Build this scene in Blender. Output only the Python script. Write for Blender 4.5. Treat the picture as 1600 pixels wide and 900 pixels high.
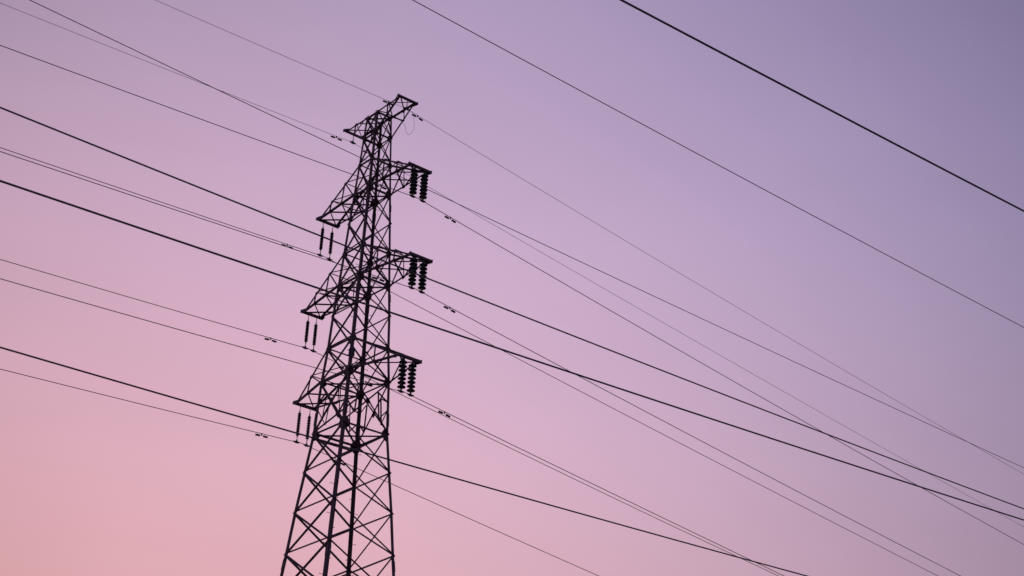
import bpy, bmesh, math
from mathutils import Vector, Matrix

# ------------------------------------------------------------------ camera, sky, light, exposure
scene = bpy.context.scene
for o in list(bpy.data.objects):
    bpy.data.objects.remove(o)
col = scene.collection

PITCH, ROLL, FPX = 0.448361, -0.0465271, 2488.278
cd = bpy.data.cameras.new("camera")
cd.sensor_width = 36.0
cd.lens = FPX / 1600 * 36
cd.clip_start, cd.clip_end = 0.1, 8000
cd.dof.use_dof = True
cd.dof.focus_distance = 46.0
cd.dof.aperture_fstop = 5.6
cam = bpy.data.objects.new("camera", cd)
col.objects.link(cam)
cp, sp, cr, sr = math.cos(PITCH), math.sin(PITCH), math.cos(ROLL), math.sin(ROLL)
r0, u0, fw = Vector((1, 0, 0)), Vector((0, -sp, cp)), Vector((0, cp, sp))
rt, up = r0 * cr - u0 * sr, r0 * sr + u0 * cr
cam.matrix_world = Matrix(((rt.x, up.x, -fw.x, 0), (rt.y, up.y, -fw.y, 0), (rt.z, up.z, -fw.z, 1.6), (0, 0, 0, 1)))
scene.camera = cam

scene.view_settings.view_transform = 'Standard'
scene.view_settings.look = 'None'
scene.view_settings.exposure = 0
scene.view_settings.gamma = 1
scene.view_settings.use_curve_mapping = False

SUN_EL, SUN_AZ = math.radians(1.5), math.radians(-14)       # azimuth measured from +Y towards +X

# dusk sky: afterglow low on the left of the view, lavender higher up and to the right;
# exp(quadratic of azimuth and elevation), a function of the direction in the world only
SKY = [[-0.5068, -0.8554, -1.4432, -2.9745, -4.2329, 0.4461, 0.2783, 1.2608, 0.1925, 1.6509], [-0.8972, -0.4801, -0.7184, -2.6754, -4.5795, -0.1307, -0.1766, 1.1071, -0.1502, -0.4476], [-0.5544, -0.1966, 0.028, -2.3926, -5.2567, -0.2266, -0.2782, 0.9165, -0.4786, 0.3299]]
world = bpy.data.worlds.new("World")
scene.world = world
world.use_nodes = True
nt = world.node_tree
nt.nodes.clear()
N, L = nt.nodes.new, nt.links.new

def mth(op, a, b=None, clamp=False):
    n = N('ShaderNodeMath'); n.operation = op; n.use_clamp = clamp
    for i, v in enumerate((a, b)):
        if v is None: continue
        if isinstance(v, (int, float)): n.inputs[i].default_value = v
        else: L(v, n.inputs[i])
    return n.outputs[0]

tc = N('ShaderNodeTexCoord')
sx = N('ShaderNodeSeparateXYZ'); L(tc.outputs['Generated'], sx.inputs[0])
def smooth(v, lo, hi):
    n = N('ShaderNodeMapRange'); n.interpolation_type = 'SMOOTHSTEP'
    L(v, n.inputs[0]); n.inputs[1].default_value = lo; n.inputs[2].default_value = hi
    return n.outputs[0]
az0 = mth('ARCTAN2', sx.outputs[0], sx.outputs[1])
azn = mth('MINIMUM', mth('MAXIMUM', az0, -0.6), 0.6)
el0 = mth('ARCSINE', sx.outputs[2])
eln = mth('SUBTRACT', mth('MINIMUM', mth('MAXIMUM', el0, 0.14), 0.8), 0.44)
M = lambda *v: v[0] if len(v) == 1 else mth('MULTIPLY', v[0], M(*v[1:]))
terms = (azn, eln, M(azn, azn), M(eln, eln), M(azn, eln), M(azn, azn, azn), M(eln, eln, eln), M(azn, azn, eln), M(azn, eln, eln))
cmb = N('ShaderNodeCombineColor')
for i, c in enumerate(SKY):
    s = c[0]
    for k, v in zip(c[1:], terms):
        s = mth('ADD', mth('MULTIPLY', v, k), s)
    L(mth('EXPONENT', s), cmb.inputs[i])
# away from the afterglow (round the sides, behind, overhead) the dusk sky falls to a dim blue violet
away = mth('MAXIMUM', smooth(mth('ABSOLUTE', az0), 0.5, 2.2), smooth(el0, 0.72, 1.35))
mx = N('ShaderNodeMix'); mx.data_type = 'RGBA'
L(away, mx.inputs[0]); L(cmb.outputs[0], mx.inputs[6]); mx.inputs[7].default_value = (.085, .075, .15, 1)
# barely visible veils of high haze
mp = N('ShaderNodeMapping'); mp.inputs['Scale'].default_value = (3.2, 3.2, 9.0); L(tc.outputs['Generated'], mp.inputs[0])
hz = N('ShaderNodeTexNoise'); hz.inputs['Scale'].default_value = 1.6; hz.inputs['Detail'].default_value = 4; L(mp.outputs[0], hz.inputs['Vector'])
veil = N('ShaderNodeMapRange'); L(hz.outputs['Fac'], veil.inputs[0]); veil.inputs[1].default_value = .3; veil.inputs[2].default_value = .7
veil.inputs[3].default_value = .985; veil.inputs[4].default_value = 1.035
sk = N('ShaderNodeVectorMath'); sk.operation = 'SCALE'; L(mx.outputs[2], sk.inputs[0]); L(veil.outputs[0], sk.inputs['Scale'])
bg = N('ShaderNodeBackground'); L(sk.outputs[0], bg.inputs[0]); bg.inputs[1].default_value = 1.0
# the physical sky adds its (small) share over the whole dome
ns = N('ShaderNodeTexSky'); ns.sky_type = 'NISHITA'; ns.sun_disc = False
ns.sun_elevation = SUN_EL; ns.sun_rotation = SUN_AZ
bg2 = N('ShaderNodeBackground'); L(ns.outputs[0], bg2.inputs[0]); bg2.inputs[1].default_value = 0.005
ad = N('ShaderNodeAddShader'); L(bg.outputs[0], ad.inputs[0]); L(bg2.outputs[0], ad.inputs[1])
wo = N('ShaderNodeOutputWorld'); L(ad.outputs[0], wo.inputs[0])

sd = bpy.data.lights.new("sun", 'SUN')
sd.energy, sd.angle, sd.color = 0.2, math.radians(0.6), (1.0, 0.55, 0.38)
sun = bpy.data.objects.new("sun", sd); col.objects.link(sun)
sv = Vector((math.sin(SUN_AZ) * math.cos(SUN_EL), math.cos(SUN_AZ) * math.cos(SUN_EL), math.sin(SUN_EL)))
sun.rotation_euler = sv.to_track_quat('Z', 'Y').to_euler()
sun.location = (-30, 120, 40)

# ------------------------------------------------------------------ surveyed dimensions (metres)
TOWER_XY=(-4.2683,41.4396)
YAW=-0.89024
RING_Z=[27.058, 26.3145, 25.392, 24.3674, 23.3898, 22.4143, 21.3714, 20.4014, 19.3893, 18.3658, 16.8173, 15.696, 14.5441, 13.3844]
RING_W=[0.2757, 0.3117, 0.3478, 0.4007, 0.4493, 0.4962, 0.5464, 0.6014, 0.6372, 0.7, 0.7504, 0.8518, 0.9584, 1.0483]
ARM_LEFT=[1.3503, 2.3372, 2.6764, 2.5337]
ARM_RIGHT=[1.4322, 2.3458, 2.7166, 2.5387]
ARM_HALF=[0.2903, 0.3252, 0.3085, 0.3192]
ARM_DZ=[-0.0018, -0.0419, -0.046, -0.013]
LINE_WIRES={
  'GL':([-5.1179, 42.489, 26.7562],[0.043219, 0.000347],[-0.130455, 0.000296]),
  'L3':([-5.7202, 43.2713, 23.1661],[0.046611, 0.000321],[-0.126671, 0.000238]),
  'L6':([-5.9307, 43.5373, 20.2196],[0.051307, 0.000464],[-0.133779, 0.000588]),
  'L9':([-5.8486, 43.4201, 17.2104],[0.052436, 0.00047],[-0.12702, 0.00038]),
  'GR':([-3.3671, 40.3264, 26.7262],[0.03257, 0.000444],[-0.127878, 0.000449]),
  'R3':([-2.7868, 39.6207, 23.3436],[0.05784, 0.000295],[-0.139241, 0.000464]),
  'R6':([-2.6014, 39.2938, 20.3225],[0.051066, 0.000297],[-0.128511, 0.000368]),
  'R9':([-2.6938, 39.4479, 17.3399],[0.054315, 0.000524],[-0.126243, 0.000323]),
}
PASSING={
  'b':(30,[22.8721, -0.04497, 0.000221]),
  'd':(20,[13.6467, -0.01544, 0.000459]),
  'g':(18,[11.1959, 0.0238, 0.000346]),
  'j':(20,[9.9513, 0.00476, 0.000488]),
  'm':(25,[23.7951, -0.03586, 0.000278]),
  'n':(15,[16.1573, 0.02385, 0.000354]),
}
LOOP=[[-3.2206, 40.3554, 26.6659], [-3.1306, 40.4854, 26.3957], [-3.139, 40.5844, 26.1899], [-3.2457, 40.6525, 26.0484], [-3.3432, 40.6297, 26.0957], [-3.3787, 40.5646, 26.2312], [-3.4115, 40.524, 26.3154], [-3.49, 40.5009, 26.3635]]

# ------------------------------------------------------------------ materials
def mat(name, c1, c2, rough=0.7, metal=0.0, scale=6.0, spots=None):
    m = bpy.data.materials.new(name); m.use_nodes = True
    t = m.node_tree; b = t.nodes['Principled BSDF']
    co = t.nodes.new('ShaderNodeTexCoord')
    nz = t.nodes.new('ShaderNodeTexNoise'); nz.inputs['Scale'].default_value = scale
    nz.inputs['Detail'].default_value = 8; nz.inputs['Roughness'].default_value = 0.65
    t.links.new(co.outputs['Object'], nz.inputs['Vector'])
    rp = t.nodes.new('ShaderNodeValToRGB')
    rp.color_ramp.elements[0].position = 0.35; rp.color_ramp.elements[0].color = (*c1, 1)
    rp.color_ramp.elements[1].position = 0.68; rp.color_ramp.elements[1].color = (*c2, 1)
    t.links.new(nz.outputs['Fac'], rp.inputs[0])
    out = rp.outputs[0]
    if spots:
        n2 = t.nodes.new('ShaderNodeTexNoise'); n2.inputs['Scale'].default_value = scale * 3.1
        n2.inputs['Detail'].default_value = 5
        t.links.new(co.outputs['Object'], n2.inputs['Vector'])
        r2 = t.nodes.new('ShaderNodeValToRGB')
        r2.color_ramp.elements[0].position = 0.56; r2.color_ramp.elements[1].position = 0.66
        t.links.new(n2.outputs['Fac'], r2.inputs[0])
        mx = t.nodes.new('ShaderNodeMix'); mx.data_type = 'RGBA'
        t.links.new(r2.outputs[0], mx.inputs[0]); t.links.new(out, mx.inputs[6]); mx.inputs[7].default_value = (*spots, 1)
        out = mx.outputs[2]
    t.links.new(out, b.inputs['Base Color'])
    b.inputs['Metallic'].default_value = metal
    rr = t.nodes.new('ShaderNodeMapRange'); rr.inputs[3].default_value = rough - .12; rr.inputs[4].default_value = rough + .12
    t.links.new(nz.outputs['Fac'], rr.inputs[0]); t.links.new(rr.outputs[0], b.inputs['Roughness'])
    bp = t.nodes.new('ShaderNodeBump'); bp.inputs['Strength'].default_value = 0.25; bp.inputs['Distance'].default_value = 0.004
    t.links.new(nz.outputs['Fac'], bp.inputs['Height']); t.links.new(bp.outputs[0], b.inputs['Normal'])
    return m

STEEL = mat('weathered_steel', (.145, .095, .112), (.25, .175, .20), .70, .1, 5, (.20, .065, .05))
PLATE = mat('gusset_steel', (.19, .095, .10), (.30, .17, .18), .75, .05, 7, (.30, .085, .06))
ALU = mat('conductor_aluminium', (.16, .15, .165), (.24, .22, .24), .6, .2, 3)
GALV = mat('fitting_steel', (.05, .048, .052), (.08, .075, .08), .6, .2, 20)
GLAZE = mat('dark_glazed_disc', (.07, .085, .085), (.12, .135, .135), .5, 0, 12)
RUBBER = mat('composite_rubber', (.040, .028, .034), (.06, .042, .05), .6, 0, 20)
SIGN = mat('painted_plate', (.05, .05, .065), (.08, .075, .09), .5, 0, 10)
RED = mat('red_painted_plate', (.16, .03, .03), (.22, .05, .045), .55, 0, 10)
CONC = mat('footing_concrete', (.22, .21, .2), (.32, .31, .29), .85, 0, 4)
DIRT = mat('meadow_ground', (.035, .05, .02), (.10, .085, .05), .95, 0, .35, (.05, .07, .02))

# ------------------------------------------------------------------ mesh helpers
def newobj(name, bm, m, parent=None, smooth=False):
    me = bpy.data.meshes.new(name)
    bmesh.ops.recalc_face_normals(bm, faces=bm.faces)
    bm.to_mesh(me); bm.free()
    me.materials.append(m)
    if smooth:
        for p in me.polygons: p.use_smooth = True
    o = bpy.data.objects.new(name, me); col.objects.link(o)
    if parent: o.parent = parent
    return o

def prism(bm, pts, off):
    """closed prism: polygon pts swept by the vector off"""
    a = [bm.verts.new(p) for p in pts]; b = [bm.verts.new(Vector(p) + off) for p in pts]
    n = len(a)
    bm.faces.new(a); bm.faces.new(b[::-1])
    for i in range(n):
        bm.faces.new((a[i], a[(i + 1) % n], b[(i + 1) % n], b[i]))

def sweep(bm, prof0, prof1):
    a = [bm.verts.new(p) for p in prof0]; b = [bm.verts.new(p) for p in prof1]
    n = len(a)
    bm.faces.new(a); bm.faces.new(b[::-1])
    for i in range(n):
        bm.faces.new((a[i], a[(i + 1) % n], b[(i + 1) % n], b[i]))

def angle(bm, p0, p1, d1, d2, s=.05, t=.007, s2=None):
    """rolled steel angle from p0 to p1, heel on that line, flanges along d1 and d2"""
    p0, p1 = Vector(p0), Vector(p1); ax = (p1 - p0).normalized()
    a = Vector(d1); a = (a - ax * a.dot(ax)).normalized()
    b = Vector(d2); b = b - ax * b.dot(ax); b = (b - a * b.dot(a)).normalized()
    s2 = s2 or s
    q = [a * 0, a * s, a * s + b * t, a * t + b * t, a * t + b * s, b * s]
    r = [v * (s2 / s) for v in q]
    sweep(bm, [p0 + v for v in q], [p1 + v for v in r])

def bar(bm, p0, p1, w, h, side):
    p0, p1 = Vector(p0), Vector(p1); ax = (p1 - p0).normalized()
    a = Vector(side); a = (a - ax * a.dot(ax)).normalized(); b = ax.cross(a)
    q = [a * w / 2 + b * h / 2, a * w / 2 - b * h / 2, -a * w / 2 - b * h / 2, -a * w / 2 + b * h / 2]
    sweep(bm, [p0 + v for v in q], [p1 + v for v in q])

def tube(bm, pts, r, n=8, cap=True):
    pts = [Vector(p) for p in pts]; rings = []
    ref = Vector((0, 0, 1))
    if abs((pts[-1] - pts[0]).normalized().dot(ref)) > .9: ref = Vector((1, 0, 0))
    for i, p in enumerate(pts):
        t = (pts[min(i + 1, len(pts) - 1)] - pts[max(i - 1, 0)]).normalized()
        a = t.cross(ref).normalized(); b = t.cross(a)
        rings.append([bm.verts.new(p + (a * math.cos(k * 2 * math.pi / n) + b * math.sin(k * 2 * math.pi / n)) * r) for k in range(n)])
    for A, B in zip(rings, rings[1:]):
        for k in range(n): bm.faces.new((A[k], A[(k + 1) % n], B[(k + 1) % n], B[k]))
    if cap: bm.faces.new(rings[0][::-1]); bm.faces.new(rings[-1])

def lathe(bm, prof, n=24, c=(0, 0, 0)):
    """prof: list of (radius, z)"""
    c = Vector(c); rings = []
    for r, z in prof:
        rings.append([bm.verts.new(c + Vector((max(r, .0005) * math.cos(k * 2 * math.pi / n), max(r, .0005) * math.sin(k * 2 * math.pi / n), z))) for k in range(n)])
    for A, B in zip(rings, rings[1:]):
        for k in range(n): bm.faces.new((A[k], A[(k + 1) % n], B[(k + 1) % n], B[k]))
    bm.faces.new(rings[0][::-1]); bm.faces.new(rings[-1])

def thing(name, label, cat, loc=(0, 0, 0), rz=0, group=None):
    o = bpy.data.objects.new(name, None); col.objects.link(o)
    o.empty_display_size = .2
    o.location = loc; o.rotation_euler = (0, 0, rz); o['label'] = label; o['category'] = cat
    if group: o['group'] = group
    return o

def tag(o, label, cat, group=None):
    o['label'] = label; o['category'] = cat
    if group: o['group'] = group
    return o

def dup(root, label):
    r = root.copy(); col.objects.link(r); r['label'] = label
    for ch in [c for c in bpy.data.objects if c.parent == root]:
        c = ch.copy(); col.objects.link(c); c.parent = r
        for g in [x for x in bpy.data.objects if x.parent == ch]:
            d = g.copy(); col.objects.link(d); d.parent = c
    return r

# ------------------------------------------------------------------ ground
bm = bmesh.new()
R = 4000; rings = [0, 20, 60, 150, 400, 1200, R]; n = 48; prev = None
cv = bm.verts.new((0, 0, 0))
for rr in rings[1:]:
    cur = [bm.verts.new((rr * math.cos(k * 2 * math.pi / n), rr * math.sin(k * 2 * math.pi / n), 0)) for k in range(n)]
    for k in range(n):
        if prev is None: bm.faces.new((cv, cur[k], cur[(k + 1) % n]))
        else: bm.faces.new((prev[k], cur[k], cur[(k + 1) % n], prev[(k + 1) % n]))
    prev = cur
g = newobj('ground', bm, DIRT); g['kind'] = 'structure'

# ------------------------------------------------------------------ lattice tower
tower = thing('transmission_tower', 'tall dark lattice steel pylon with four tiers of cross-arms carrying the insulators', 'pylon',
              (TOWER_XY[0], TOWER_XY[1], 0), YAW)
# rings below the frame carry the same taper down to the footings
slope = (RING_W[13] - RING_W[10]) / (RING_Z[10] - RING_Z[13])
for zz in (12.15, 10.8, 9.3, 7.6, 5.6, 3.2, 0.25):
    RING_W.append(RING_W[13] + (RING_Z[13] - zz) * slope); RING_Z.append(zz)
NR = len(RING_Z)
SG = {'A': (-1, -1), 'B': (1, -1), 'C': (-1, 1), 'D': (1, 1)}

def corner(k, i, t=0.0):
    """corner of leg k at ring i (t: fraction on towards ring i+1)"""
    w, z = RING_W[i], RING_Z[i]
    if t: w += (RING_W[i + 1] - w) * t; z += (RING_Z[i + 1] - z) * t
    return Vector((SG[k][0] * w, SG[k][1] * w, z))

def flange(i): return [.058, .058, .062, .070, .070, .074, .080, .080, .080, .080, .082, .084, .088, .094][min(i, 13)]
GUS = [.13, .14, .10, .185, .075, .145, .19, .08, .15, .19, .21, .08, .075, .07] + [.08] * 7
UPZ = Vector((0, 0, 1))
for k, (su, sv_) in SG.items():
    bm = bmesh.new()
    for i in range(NR - 1):
        angle(bm, corner(k, i), corner(k, i + 1), (-su, 0, 0), (0, -sv_, 0), flange(i), .010)
    # splice angle where the section changes
    for i, t in ((3, .35), (6, .3), (9, .62), (13, .12)):
        a, b = corner(k, i, t - .02 if t > .1 else t), corner(k, i, min(t + .22, .98))
        off = Vector((su, sv_, 0)) * .009
        angle(bm, a + off, b + off, (-su, 0, 0), (0, -sv_, 0), flange(i) + .012, .009)
    leg = newobj('leg', bm, STEEL, tower)
    for i in range(NR):
        s = GUS[i]
        if k in 'BC' and i == 10: s = .23
        bm = bmesh.new()
        c = corner(k, i); dn = (corner(k, min(i + 1, NR - 1)) - corner(k, max(i - 1, 0))).normalized()
        for d, nrm in (((-su, 0, 0), (0, sv_, 0)), ((0, -sv_, 0), (su, 0, 0))):
            d, nrm = Vector(d), Vector(nrm)
            o_ = c - nrm * .020 - d * .004
            up_, lo = (.2 if i == 0 else 1.0), 1.0
            P = [o_ - dn * s * up_, o_ - dn * s * .72 * up_ + d * s * .62, o_ - dn * s * .12 * up_ + d * s * 1.05,
                 o_ + dn * s * .25 + d * s * 1.05, o_ + dn * s * .8 + d * s * .55, o_ + dn * s * lo]
            prism(bm, P, nrm * .008)
            for q in (.35, .75):                                        # bolt heads
                for e in (-.35, .0, .35):
                    b0 = o_ + d * s * q + dn * s * e + nrm * .008
                    bar(bm, b0, b0 + nrm * .014, .022, .022, dn)
        if i in (0, 1, 3, 6, 9, 10):                                      # flat plate in the plan frame
            h = s * .95; z0 = c - UPZ * .045
            P = [z0 + Vector((-su * .01, -sv_ * .01, 0)), z0 + Vector((-su * h, -sv_ * .01, 0)), z0 + Vector((-su * h, -sv_ * h * .45, 0)),
                 z0 + Vector((-su * h * .45, -sv_ * h, 0)), z0 + Vector((-su * .01, -sv_ * h, 0))]
            prism(bm, P, UPZ * .008)
        newobj('gusset_plate', bm, PLATE, leg)
    if k in 'BC':
        zt, j = 3.2, 0
        while zt < 25.6:
            i = max(q for q in range(NR - 1) if RING_Z[q] >= zt)
            t = (RING_Z[i] - zt) / (RING_Z[i] - RING_Z[i + 1])
            c = corner(k, i, t); d = Vector((su, 0, 0)) if j % 2 else Vector((0, sv_, 0))
            e = Vector((0, -sv_, 0)) if j % 2 else Vector((-su, 0, 0))
            bm = bmesh.new(); c = c + e * .035
            tube(bm, [c - d * .02, c + d * .13], .0065, 6); tube(bm, [c + d * .125, c + d * .137], .012, 6)
            newobj('step_bolt', bm, STEEL, leg)
            zt += .42; j += 1

FACES = (('A', 'B', (0, -1, 0)), ('C', 'D', (0, 1, 0)), ('A', 'C', (-1, 0, 0)), ('B', 'D', (1, 0, 0)))
UPV = Vector((0, 0, 1))
for a, b, nrm in FACES:
    nrm = Vector(nrm)
    for i in range(NR - 1):
        s = .034 if i < 3 else (.039 if i < 9 else (.044 if i < 13 else .047))
        bm = bmesh.new()
        angle(bm, corner(a, i) + nrm * .003, corner(b, i + 1) + nrm * .003, UPV, nrm, s, .006)
        angle(bm, corner(b, i) - nrm * .013, corner(a, i + 1) - nrm * .013, UPV, -nrm, s, .006)
        newobj('cross_brace', bm, STEEL, tower)
    for i in (0, 1, 2, 3, 5, 6, 8, 9, 10):
        s = {10: {'AC': .075, 'CD': .062}.get(a + b, .040), 9: .050, 6: .050, 3: .050, 0: .048}.get(i, .042)
        bm = bmesh.new()
        z = Vector((0, 0, -.012))
        angle(bm, corner(a, i) - nrm * .030 + z, corner(b, i) - nrm * .030 + z, UPV, -nrm, s, .007)
        if i == 10 and a + b == 'AC':
            angle(bm, corner(a, i) + nrm * .012 + z * 8, corner(b, i) + nrm * .012 + z * 8, -UPV, nrm, .05, .007)
        newobj('horizontal_strut', bm, STEEL, tower)
    # secondary bracing of the tall panel under the lowest cross-arms
    i = 9
    ta, tb, ba, bb = corner(a, i), corner(b, i), corner(a, i + 1), corner(b, i + 1)
    cen = ta + (bb - ta) * (RING_W[9] / (RING_W[9] + RING_W[10]))
    bmg = bmesh.new()
    u = (tb - ta).normalized()
    prism(bmg, [cen + u * .10 - nrm * .016, cen + UPV * .12 - nrm * .016, cen - u * .10 - nrm * .016, cen - UPV * .12 - nrm * .016], nrm * .008)
    newobj('gusset_plate', bmg, PLATE, tower)
    for top, bot, k in ((ta, ba, a), (tb, bb, b)):
        m1 = top + (cen - top) * .52; m2 = bot + (cen - bot) * .45
        lp1, lp2 = corner(k, i, .40), corner(k, i, .52)
        bm = bmesh.new()
        angle(bm, m1 - nrm * .02, m2 - nrm * .02, u, -nrm, .032, .005)
        angle(bm, m1 - nrm * .025, lp1 - nrm * .025, UPV, -nrm, .032, .005)
        angle(bm, m2 - nrm * .025, lp2 - nrm * .025, UPV, -nrm, .032, .005)
        newobj('redundant_brace', bm, STEEL, tower)
for i in (0, 3, 6, 9, 10):
    bm = bmesh.new()
    z = Vector((0, 0, -.03))
    angle(bm, corner('A', i) + z, corner('D', i) + z, (1, -1, 0), (0, 0, -1), .036, .006)
    newobj('plan_brace', bm, STEEL, tower)
for k in SG:
    c = corner(k, NR - 1); bm = bmesh.new()
    prism(bm, [(c.x - .35, c.y - .35, -.3), (c.x + .35, c.y - .35, -.3), (c.x + .35, c.y + .35, -.3), (c.x - .35, c.y + .35, -.3)], Vector((0, 0, .58)))
    newobj('footing', bm, CONC, tower)

def lerp(a, b, t): return a + (b - a) * t

def cross_arm(side, lv, ot, reach, half, dz, n, label=None):
    """side -1/+1; lv: ring of the level chords, ot: ring of the sloping chords"""
    z = RING_Z[lv] + dz
    ks = ('A', 'C') if side < 0 else ('B', 'D')
    tips = [Vector((side * reach, s * half, z)) for s in (-1, 1)]
    lev = [[lerp(corner(k, lv), tips[q], j / n) for j in range(n + 1)] for q, k in enumerate(ks)]
    slo = [[lerp(corner(k, ot), tips[q], j / n) for j in range(n + 1)] for q, k in enumerate(ks)]
    below = ot > lv                       # peak arm: the sloping chords run underneath
    V = -1 if below else 1
    bm = bmesh.new()
    big = {9: .068, 0: .045}.get(lv, .062)
    # end beam: a pair of channels closing the arm
    x = side * reach
    for e in (-.028, .028):
        bar(bm, (x + e, -half - .055, z), (x + e, half + .055, z), .010, big, (1, 0, 0))
    for zz in (-big / 2, big / 2):
        bar(bm, (x, -half - .05, z + zz), (x, half + .05, z + zz), .070, .010, (1, 0, 0))
    for s in (-1, 1):                     # tip plates
        P = [(x + side * .045, s * (half + .07), z - .05), (x + side * .045, s * (half + .07), z + .055), (x - side * .16, s * half * 1.02, z + .07 * (1 if V > 0 else .3)), (x - side * .2, s * half * 1.04, z - .05)]
        prism(bm, P, Vector((0, s * .009, 0)))
    arm = newobj('cross_arm', bm, STEEL, tower)
    if label: arm['label'] = label
    for q, s in enumerate((-1, 1)):
        bm = bmesh.new()
        angle(bm, lev[q][0], lev[q][-1], (0, -s, 0), (0, 0, V), .055 if lv else .050, .007)
        newobj('chord', bm, STEEL, arm)
        bm = bmesh.new()
        angle(bm, slo[q][0], slo[q][-1], (0, -s, 0), (0, 0, -V), .050 if lv else .045, .007)
        newobj('chord', bm, STEEL, arm)
    L_ = .030
    def lace(p0, p1, d1, d2, s=L_):
        bm = bmesh.new(); angle(bm, p0, p1, d1, d2, s, .005); newobj('lacing_bar', bm, STEEL, arm)
    xh, zh = Vector((1, 0, 0)), Vector((0, 0, 1))
    for q, s in enumerate((-1, 1)):
        o_ = Vector((0, s * .004, 0))
        for j in range(1, n):
            lace(lev[q][j] + o_, slo[q][j] + o_, xh, (0, s, 0))
            lace(slo[q][j] + o_, lev[q][j - 1] + o_, zh, (0, s, 0))
    for q, s in enumerate((-1, 1)):       # node plates on the level chords
        for j in range(1, n):
            p = lev[q][j] + Vector((0, s * .009, 0)); dd = (lev[q][n] - lev[q][0]).normalized()
            bm = bmesh.new()
            prism(bm, [p - dd * .07 - zh * V * .015, p + dd * .07 - zh * V * .015, p + dd * .045 + zh * V * .075, p - dd * .045 + zh * V * .075], Vector((0, s * .006, 0)))
            newobj('node_plate', bm, PLATE, arm)
    for j in range(1, n + 1):             # level plane: struts and thin ties
        lace(lev[0][j] - zh * .01 * V, lev[1][j - 1] - zh * .01 * V, xh, zh * -V, .036)
        if j < n: lace(lev[0][j] - zh * .014 * V, lev[1][min(j + 1, n)] - zh * .014 * V, xh, zh * -V, .026)
    for j in range(1, n):                 # sloping plane
        lace(slo[0][j] + zh * .008 * V, slo[1][j] + zh * .008 * V, xh, zh * V)
        lace(slo[0][j] + zh * .012 * V, slo[1][j - 1] + zh * .012 * V, xh, zh * V, .028)
    return arm

SPEC = [(0, 1, 2), (3, 2, 3), (6, 5, 3), (9, 8, 2)]
for j, (lv, ot, n) in enumerate(SPEC):
    cross_arm(-1, lv, ot, ARM_LEFT[j], ARM_HALF[j], ARM_DZ[j], n)
    cross_arm(1, lv, ot, ARM_RIGHT[j], ARM_HALF[j], ARM_DZ[j], n)

# small plates bolted to the legs
def plate(k, i, t, w, h, du, dv, m, name='sign_plate', label=None, axis=(1, 0, 0)):
    c = corner(k, i, t) + Vector((du, dv, 0)); bm = bmesh.new()
    a = Vector(axis)
    nn = a.cross(UPV)
    P = [c - a * w / 2 - UPV * h / 2, c + a * w / 2 - UPV * h / 2, c + a * w / 2 + UPV * h / 2, c - a * w / 2 + UPV * h / 2]
    prism(bm, P, nn * .006)
    for zz in (-h * .3, h * .3):
        bar(bm, c - a * (w / 2 + .05) + UPV * zz - nn * .008, c + a * w / 2 + UPV * zz - nn * .008, .012, .02, nn)
    o = newobj(name, bm, m, tower)
    if label: o['label'] = label
plate('B', 8, .52, .17, .24, .07, -.015, SIGN, label='small dark plate on the near leg below the middle arms', axis=(.72, .69, 0))
plate('C', 6, -.30 + .0, .13, .24, -.02, .04, RED, label='dull red plate on the far leg at the middle arms', axis=(.7, .7, 0))
plate('C', 9, -.32, .10, .28, -.05, .03, SIGN, label='narrow plate on the far leg above the lowest arms', axis=(.7, .7, 0))

# ------------------------------------------------------------------ insulator strings
ud = Vector((math.cos(YAW), math.sin(YAW), 0)); vd = Vector((-math.sin(YAW), math.cos(YAW), 0))
TXY = Vector((TOWER_XY[0], TOWER_XY[1], 0))
def at(a, v, z): return TXY + ud * a + vd * v + Vector((0, 0, z))

def clamp_mesh():
    """boat shaped suspension clamp, along local y, wire at z = 0"""
    bm = bmesh.new()
    prof = [(-.11, .012, .010), (-.07, .020, -.018), (0, .024, -.030), (.07, .020, -.018), (.11, .012, .010)]
    prev = None
    for y, w, zb in prof:
        cur = [bm.verts.new(v) for v in ((-w, y, zb), (w, y, zb), (w, y, .022), (-w, y, .022))]
        if prev:
            for k in range(4): bm.faces.new((prev[k], prev[(k + 1) % 4], cur[(k + 1) % 4], cur[k]))
        else: bm.faces.new(cur)
        prev = cur
    bm.faces.new(prev[::-1])
    bar(bm, (0, 0, .015), (0, 0, .075), .012, .05, (1, 0, 0))
    for y in (-.035, .035):
        tube(bm, [(-.035, y, .0), (.035, y, .0)], .007, 6)
        tube(bm, [(.0, y, -.045), (.0, y, .03)], .007, 6)
    return bm

def make_disc_string(drop):
    root = thing('insulator_string', '', 'insulator')
    bm = bmesh.new()                                  # link from the beam to the first cap
    tube(bm, [(0, 0, drop), (0, 0, drop - .05)], .012, 8); bar(bm, (0, 0, drop + .02), (0, 0, drop - .03), .05, .014, (1, 0, 0))
    newobj('top_link', bm, GALV, root)
    nd, pitch = 7, (drop - .05 - .085) / 7
    first = None
    for j in range(nd):
        z = drop - .045 - j * pitch
        if first is None:
            bm = bmesh.new()
            lathe(bm, [(.030, 0), (.048, -.006), (.052, -.040), (.058, -.047), (.090, -.056), (.108, -.070), (.115, -.086), (.111, -.092),
                       (.098, -.084), (.092, -.098), (.080, -.084), (.070, -.100), (.056, -.084), (.044, -.084), (.040, -.100), (.014, -.104), (.010, -.128)], 28)
            first = newobj('disc', bm, GLAZE, root, True); first.location = (0, 0, z)
        else:
            d = first.copy(); col.objects.link(d); d.location = (0, 0, z)
    bm = bmesh.new(); tube(bm, [(0, 0, .10), (0, 0, .05)], .012, 8); newobj('bottom_link', bm, GALV, root)
    newobj('suspension_clamp', clamp_mesh(), GALV, root)
    return root

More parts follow.
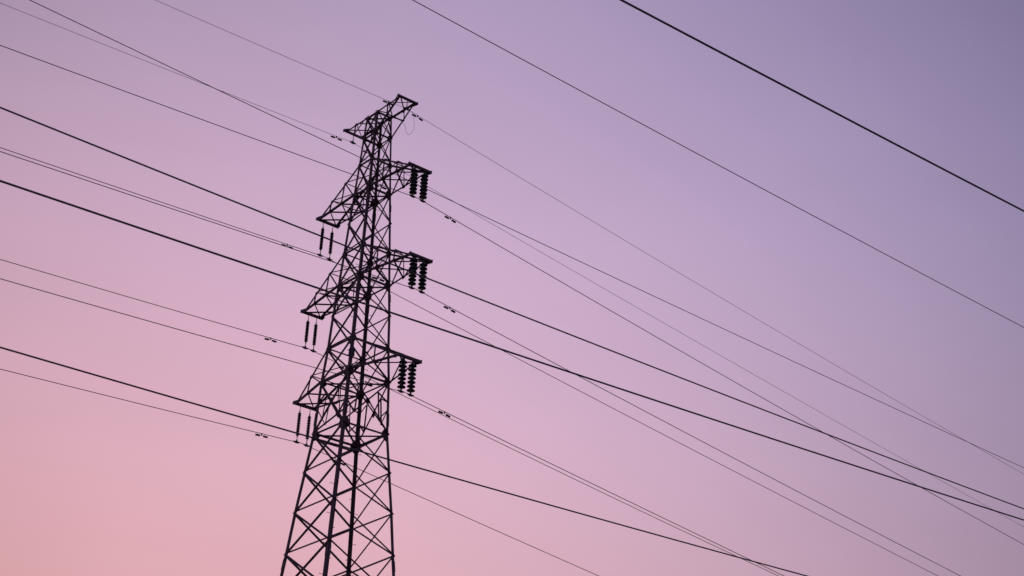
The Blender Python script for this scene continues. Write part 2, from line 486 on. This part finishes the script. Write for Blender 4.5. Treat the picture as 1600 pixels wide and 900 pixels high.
def make_rod_string(drop):
    root = thing('insulator_string', '', 'insulator')
    bm = bmesh.new()
    tube(bm, [(0, 0, drop), (0, 0, drop - .20)], .010, 8); tube(bm, [(0, 0, drop - .13), (0, 0, drop - .21)], .017, 10)
    newobj('top_link', bm, GALV, root)
    bm = bmesh.new(); tube(bm, [(0, 0, drop - .19), (0, 0, .20)], .030, 12); newobj('rod', bm, RUBBER, root)
    n = 14; z0, z1 = drop - .215, .225; first = None
    for j in range(n):
        z = z0 + (z1 - z0) * j / (n - 1)
        if first is None:
            bm = bmesh.new(); lathe(bm, [(.031, .014), (.055, -.004), (.056, -.010), (.050, -.014), (.031, -.006)], 20)
            first = newobj('shed', bm, RUBBER, root, True); first.location = (0, 0, z)
        else:
            d = first.copy(); col.objects.link(d); d.location = (0, 0, z)
    bm = bmesh.new(); tube(bm, [(0, 0, .215), (0, 0, .14)], .017, 10); tube(bm, [(0, 0, .15), (0, 0, .05)], .010, 8)
    newobj('bottom_link', bm, GALV, root)
    newobj('suspension_clamp', clamp_mesh(), GALV, root)
    return root

TIER = {3: (1, 'upper'), 6: (2, 'middle'), 9: (3, 'lowest')}
HANG = {'L3': (-.148, .197, 1.159), 'L6': (-.117, .173, 1.106), 'L9': (-.152, .188, 1.142),
        'R3': (-.172, .186, .982), 'R6': (-.227, .118, 1.003), 'R9': (-.188, .129, 1.013)}
proto = {}
for key, (v0, v1, h) in HANG.items():
    j, tier = TIER[int(key[1])]
    side = key[0]
    a = -ARM_LEFT[j] if side == 'L' else ARM_RIGHT[j]
    for idx, v in enumerate((v0, v1)):
        zc = RING_Z[SPEC[j][0]] + ARM_DZ[j] - h
        drop = h - .045
        lab = ('slim ribbed rod insulator under the %s left cross-arm, the %s of its pair' % (tier, ('left one', 'right one')[idx])) if side == 'L' else \
              ('fat dark disc insulator string under the %s right cross-arm, the %s of its pair' % (tier, ('left one', 'right one')[idx]))
        root = (make_rod_string if side == 'L' else make_disc_string)(drop)
        root['label'] = lab
        root['group'] = 'slim rod insulators under the left cross-arms' if side == 'L' else 'disc insulator strings under the right cross-arms'
        c = Vector(LINE_WIRES[key][0]); vc = (v0 + v1) / 2
        sl = LINE_WIRES[key][1][0] if v < vc else LINE_WIRES[key][2][0]
        root.location = at(a, v, zc + sl * (v - vc)); root.rotation_euler = (0, 0, YAW)

# ground wire hangers
for key, a, h, lab in (('GL', -ARM_LEFT[0], .30, 'small ground wire clamp hanging under the left peak arm'),
                       ('GR', ARM_RIGHT[0], .33, 'small ground wire clamp hanging under the right peak arm')):
    root = thing('wire_hanger', lab, 'clamp', at(a, 0, RING_Z[0] + ARM_DZ[0] - h), YAW, 'ground wire clamps under the peak arms')
    bm = bmesh.new(); tube(bm, [(0, 0, h), (0, 0, .06)], .010, 8); bar(bm, (0, 0, .16), (0, 0, .06), .03, .012, (1, 0, 0))
    newobj('link', bm, GALV, root)
    newobj('suspension_clamp', clamp_mesh(), GALV, root)

# ------------------------------------------------------------------ wires
def span_point(key, t):
    c, near, far = LINE_WIRES[key]
    s, k = near if t < 0 else far
    return Vector(c) + vd * t + Vector((0, 0, s * t + k * t * t))

WL = {'GL': 'thin ground wire running through the clamp under the left peak arm',
      'GR': 'thin ground wire running through the clamp under the right peak arm',
      'L3': 'conductor clamped to the slim rod insulators of the upper left cross-arm',
      'L6': 'conductor clamped to the slim rod insulators of the middle left cross-arm',
      'L9': 'conductor clamped to the slim rod insulators of the lowest left cross-arm',
      'R3': 'conductor clamped under the disc insulators of the upper right cross-arm',
      'R6': 'conductor clamped under the disc insulators of the middle right cross-arm',
      'R9': 'conductor clamped under the disc insulators of the lowest right cross-arm'}
T = [-90, -75, -60, -50, -42] + [-40 + j * 1.0 for j in range(0, 36)] + [-4.5 + j * .5 for j in range(0, 19)] + \
    [5 + j * 2.5 for j in range(0, 30)] + [82 + j * 8 for j in range(0, 30)]
for key, lab in WL.items():
    bm = bmesh.new()
    tube(bm, [span_point(key, t) for t in T], .0060 if key[0] == 'G' else .0104, 8)
    o = newobj('ground_wire' if key[0] == 'G' else 'conductor_wire', bm, ALU, None, True)
    tag(o, lab, 'power line', 'ground wires on the peak arms' if key[0] == 'G' else 'conductors carried by the pylon')

PL = {'b': ('medium wire crossing just under the peak of the pylon, from the top left corner', .0098),
      'd': ('dark wire crossing in front of the pylon between its upper and middle cross-arms', .0138),
      'g': ('thick dark wire crossing in front of the pylon just below its middle cross-arms', .0150),
      'j': ('dark wire crossing the pylon waist below all the cross-arms', .0130),
      'm': ('slender wire in the upper right sky, passing above the pylon, below the thickest wire', .0110),
      'n': ('thickest, blackest wire, cutting across the top right corner of the sky', .0185)}
for key, (lab, r) in PL.items():
    D, (h, s, k) = PASSING[key]
    nrm = Vector((-vd.y, vd.x, 0))
    bm = bmesh.new()
    tube(bm, [nrm * D + vd * t + Vector((0, 0, h + s * t + k * t * t)) for t in
              [-60, -45, -35] + [-30 + j for j in range(0, 100)] + [72 + j * 6 for j in range(0, 40)]], r, 10)
    o = newobj('passing_wire', bm, ALU, None, True)
    tag(o, lab, 'power line', 'wires of a nearer line passing in front of the pylon')

# ------------------------------------------------------------------ vibration dampers
def make_damper():
    root = thing('vibration_damper', '', 'damper')
    bm = bmesh.new()
    bar(bm, (0, 0, .018), (0, 0, -.066), .030, .038, (1, 0, 0)); tube(bm, [(-.03, 0, -.015), (.03, 0, -.015)], .008, 6)
    newobj('clamp', bm, GALV, root)
    bm = bmesh.new()
    tube(bm, [(0, -.22, -.085), (0, -.10, -.078), (0, 0, -.064), (0, .10, -.078), (0, .22, -.085)], .006, 6)
    newobj('messenger_cable', bm, GALV, root)
    w = None
    for s in (-1, 1):
        bm = bmesh.new()
        tube(bm, [(0, s * .078, -.078), (0, s * .090, -.079), (0, s * .240, -.086)], .036, 14)
        newobj('weight', bm, GALV, root)
    return root
side_word = {-1: 'left', 1: 'right'}
TV = {'GL': (-.61, .61), 'GR': (-.66, .42), 'L3': (-1.34, 1.34), 'L6': (-1.34, 1.34), 'L9': (-1.34, 1.35), 'R3': (-1.29, 1.20), 'R6': (-1.29, 1.17), 'R9': (-1.29, 1.33)}
NM = {'GL': 'ground wire at the left peak arm', 'GR': 'ground wire at the right peak arm', 'L3': 'upper left conductor', 'L6': 'middle left conductor',
      'L9': 'lowest left conductor', 'R3': 'upper right conductor', 'R6': 'middle right conductor', 'R9': 'lowest right conductor'}
first = make_damper(); used = False
for key, ts in TV.items():
    for t in ts:
        lab = 'two-weight damper on the %s, %s of its clamp' % (NM[key], 'left' if t < 0 else 'right')
        o = dup(first, lab) if used else first
        used = True
        o['label'] = lab; o['group'] = 'vibration dampers on the wires'
        sl = LINE_WIRES[key][1][0] if t < 0 else LINE_WIRES[key][2][0]
        o.location = span_point(key, t)
        o.rotation_euler = (math.atan(sl), 0, YAW)
        if key[0] == 'G': o.scale = (.8, .8, .8)

# thin bonding loop hanging off the right ground wire
pts = [Vector(p) for p in LOOP]
sm = []
for i in range(len(pts) - 1):
    p0, p1, p2, p3 = pts[max(i - 1, 0)], pts[i], pts[i + 1], pts[min(i + 2, len(pts) - 1)]
    for j in range(8):
        t = j / 8
        sm.append(.5 * ((2 * p1) + (p2 - p0) * t + (2 * p0 - 5 * p1 + 4 * p2 - p3) * t * t + (3 * p1 - p0 - 3 * p2 + p3) * t ** 3))
sm.append(pts[-1])
bm = bmesh.new(); tube(bm, sm, .0045, 6)
tag(newobj('bonding_cable', bm, ALU, None, True), 'thin looped cable dangling from the right peak arm to the ground wire', 'cable')
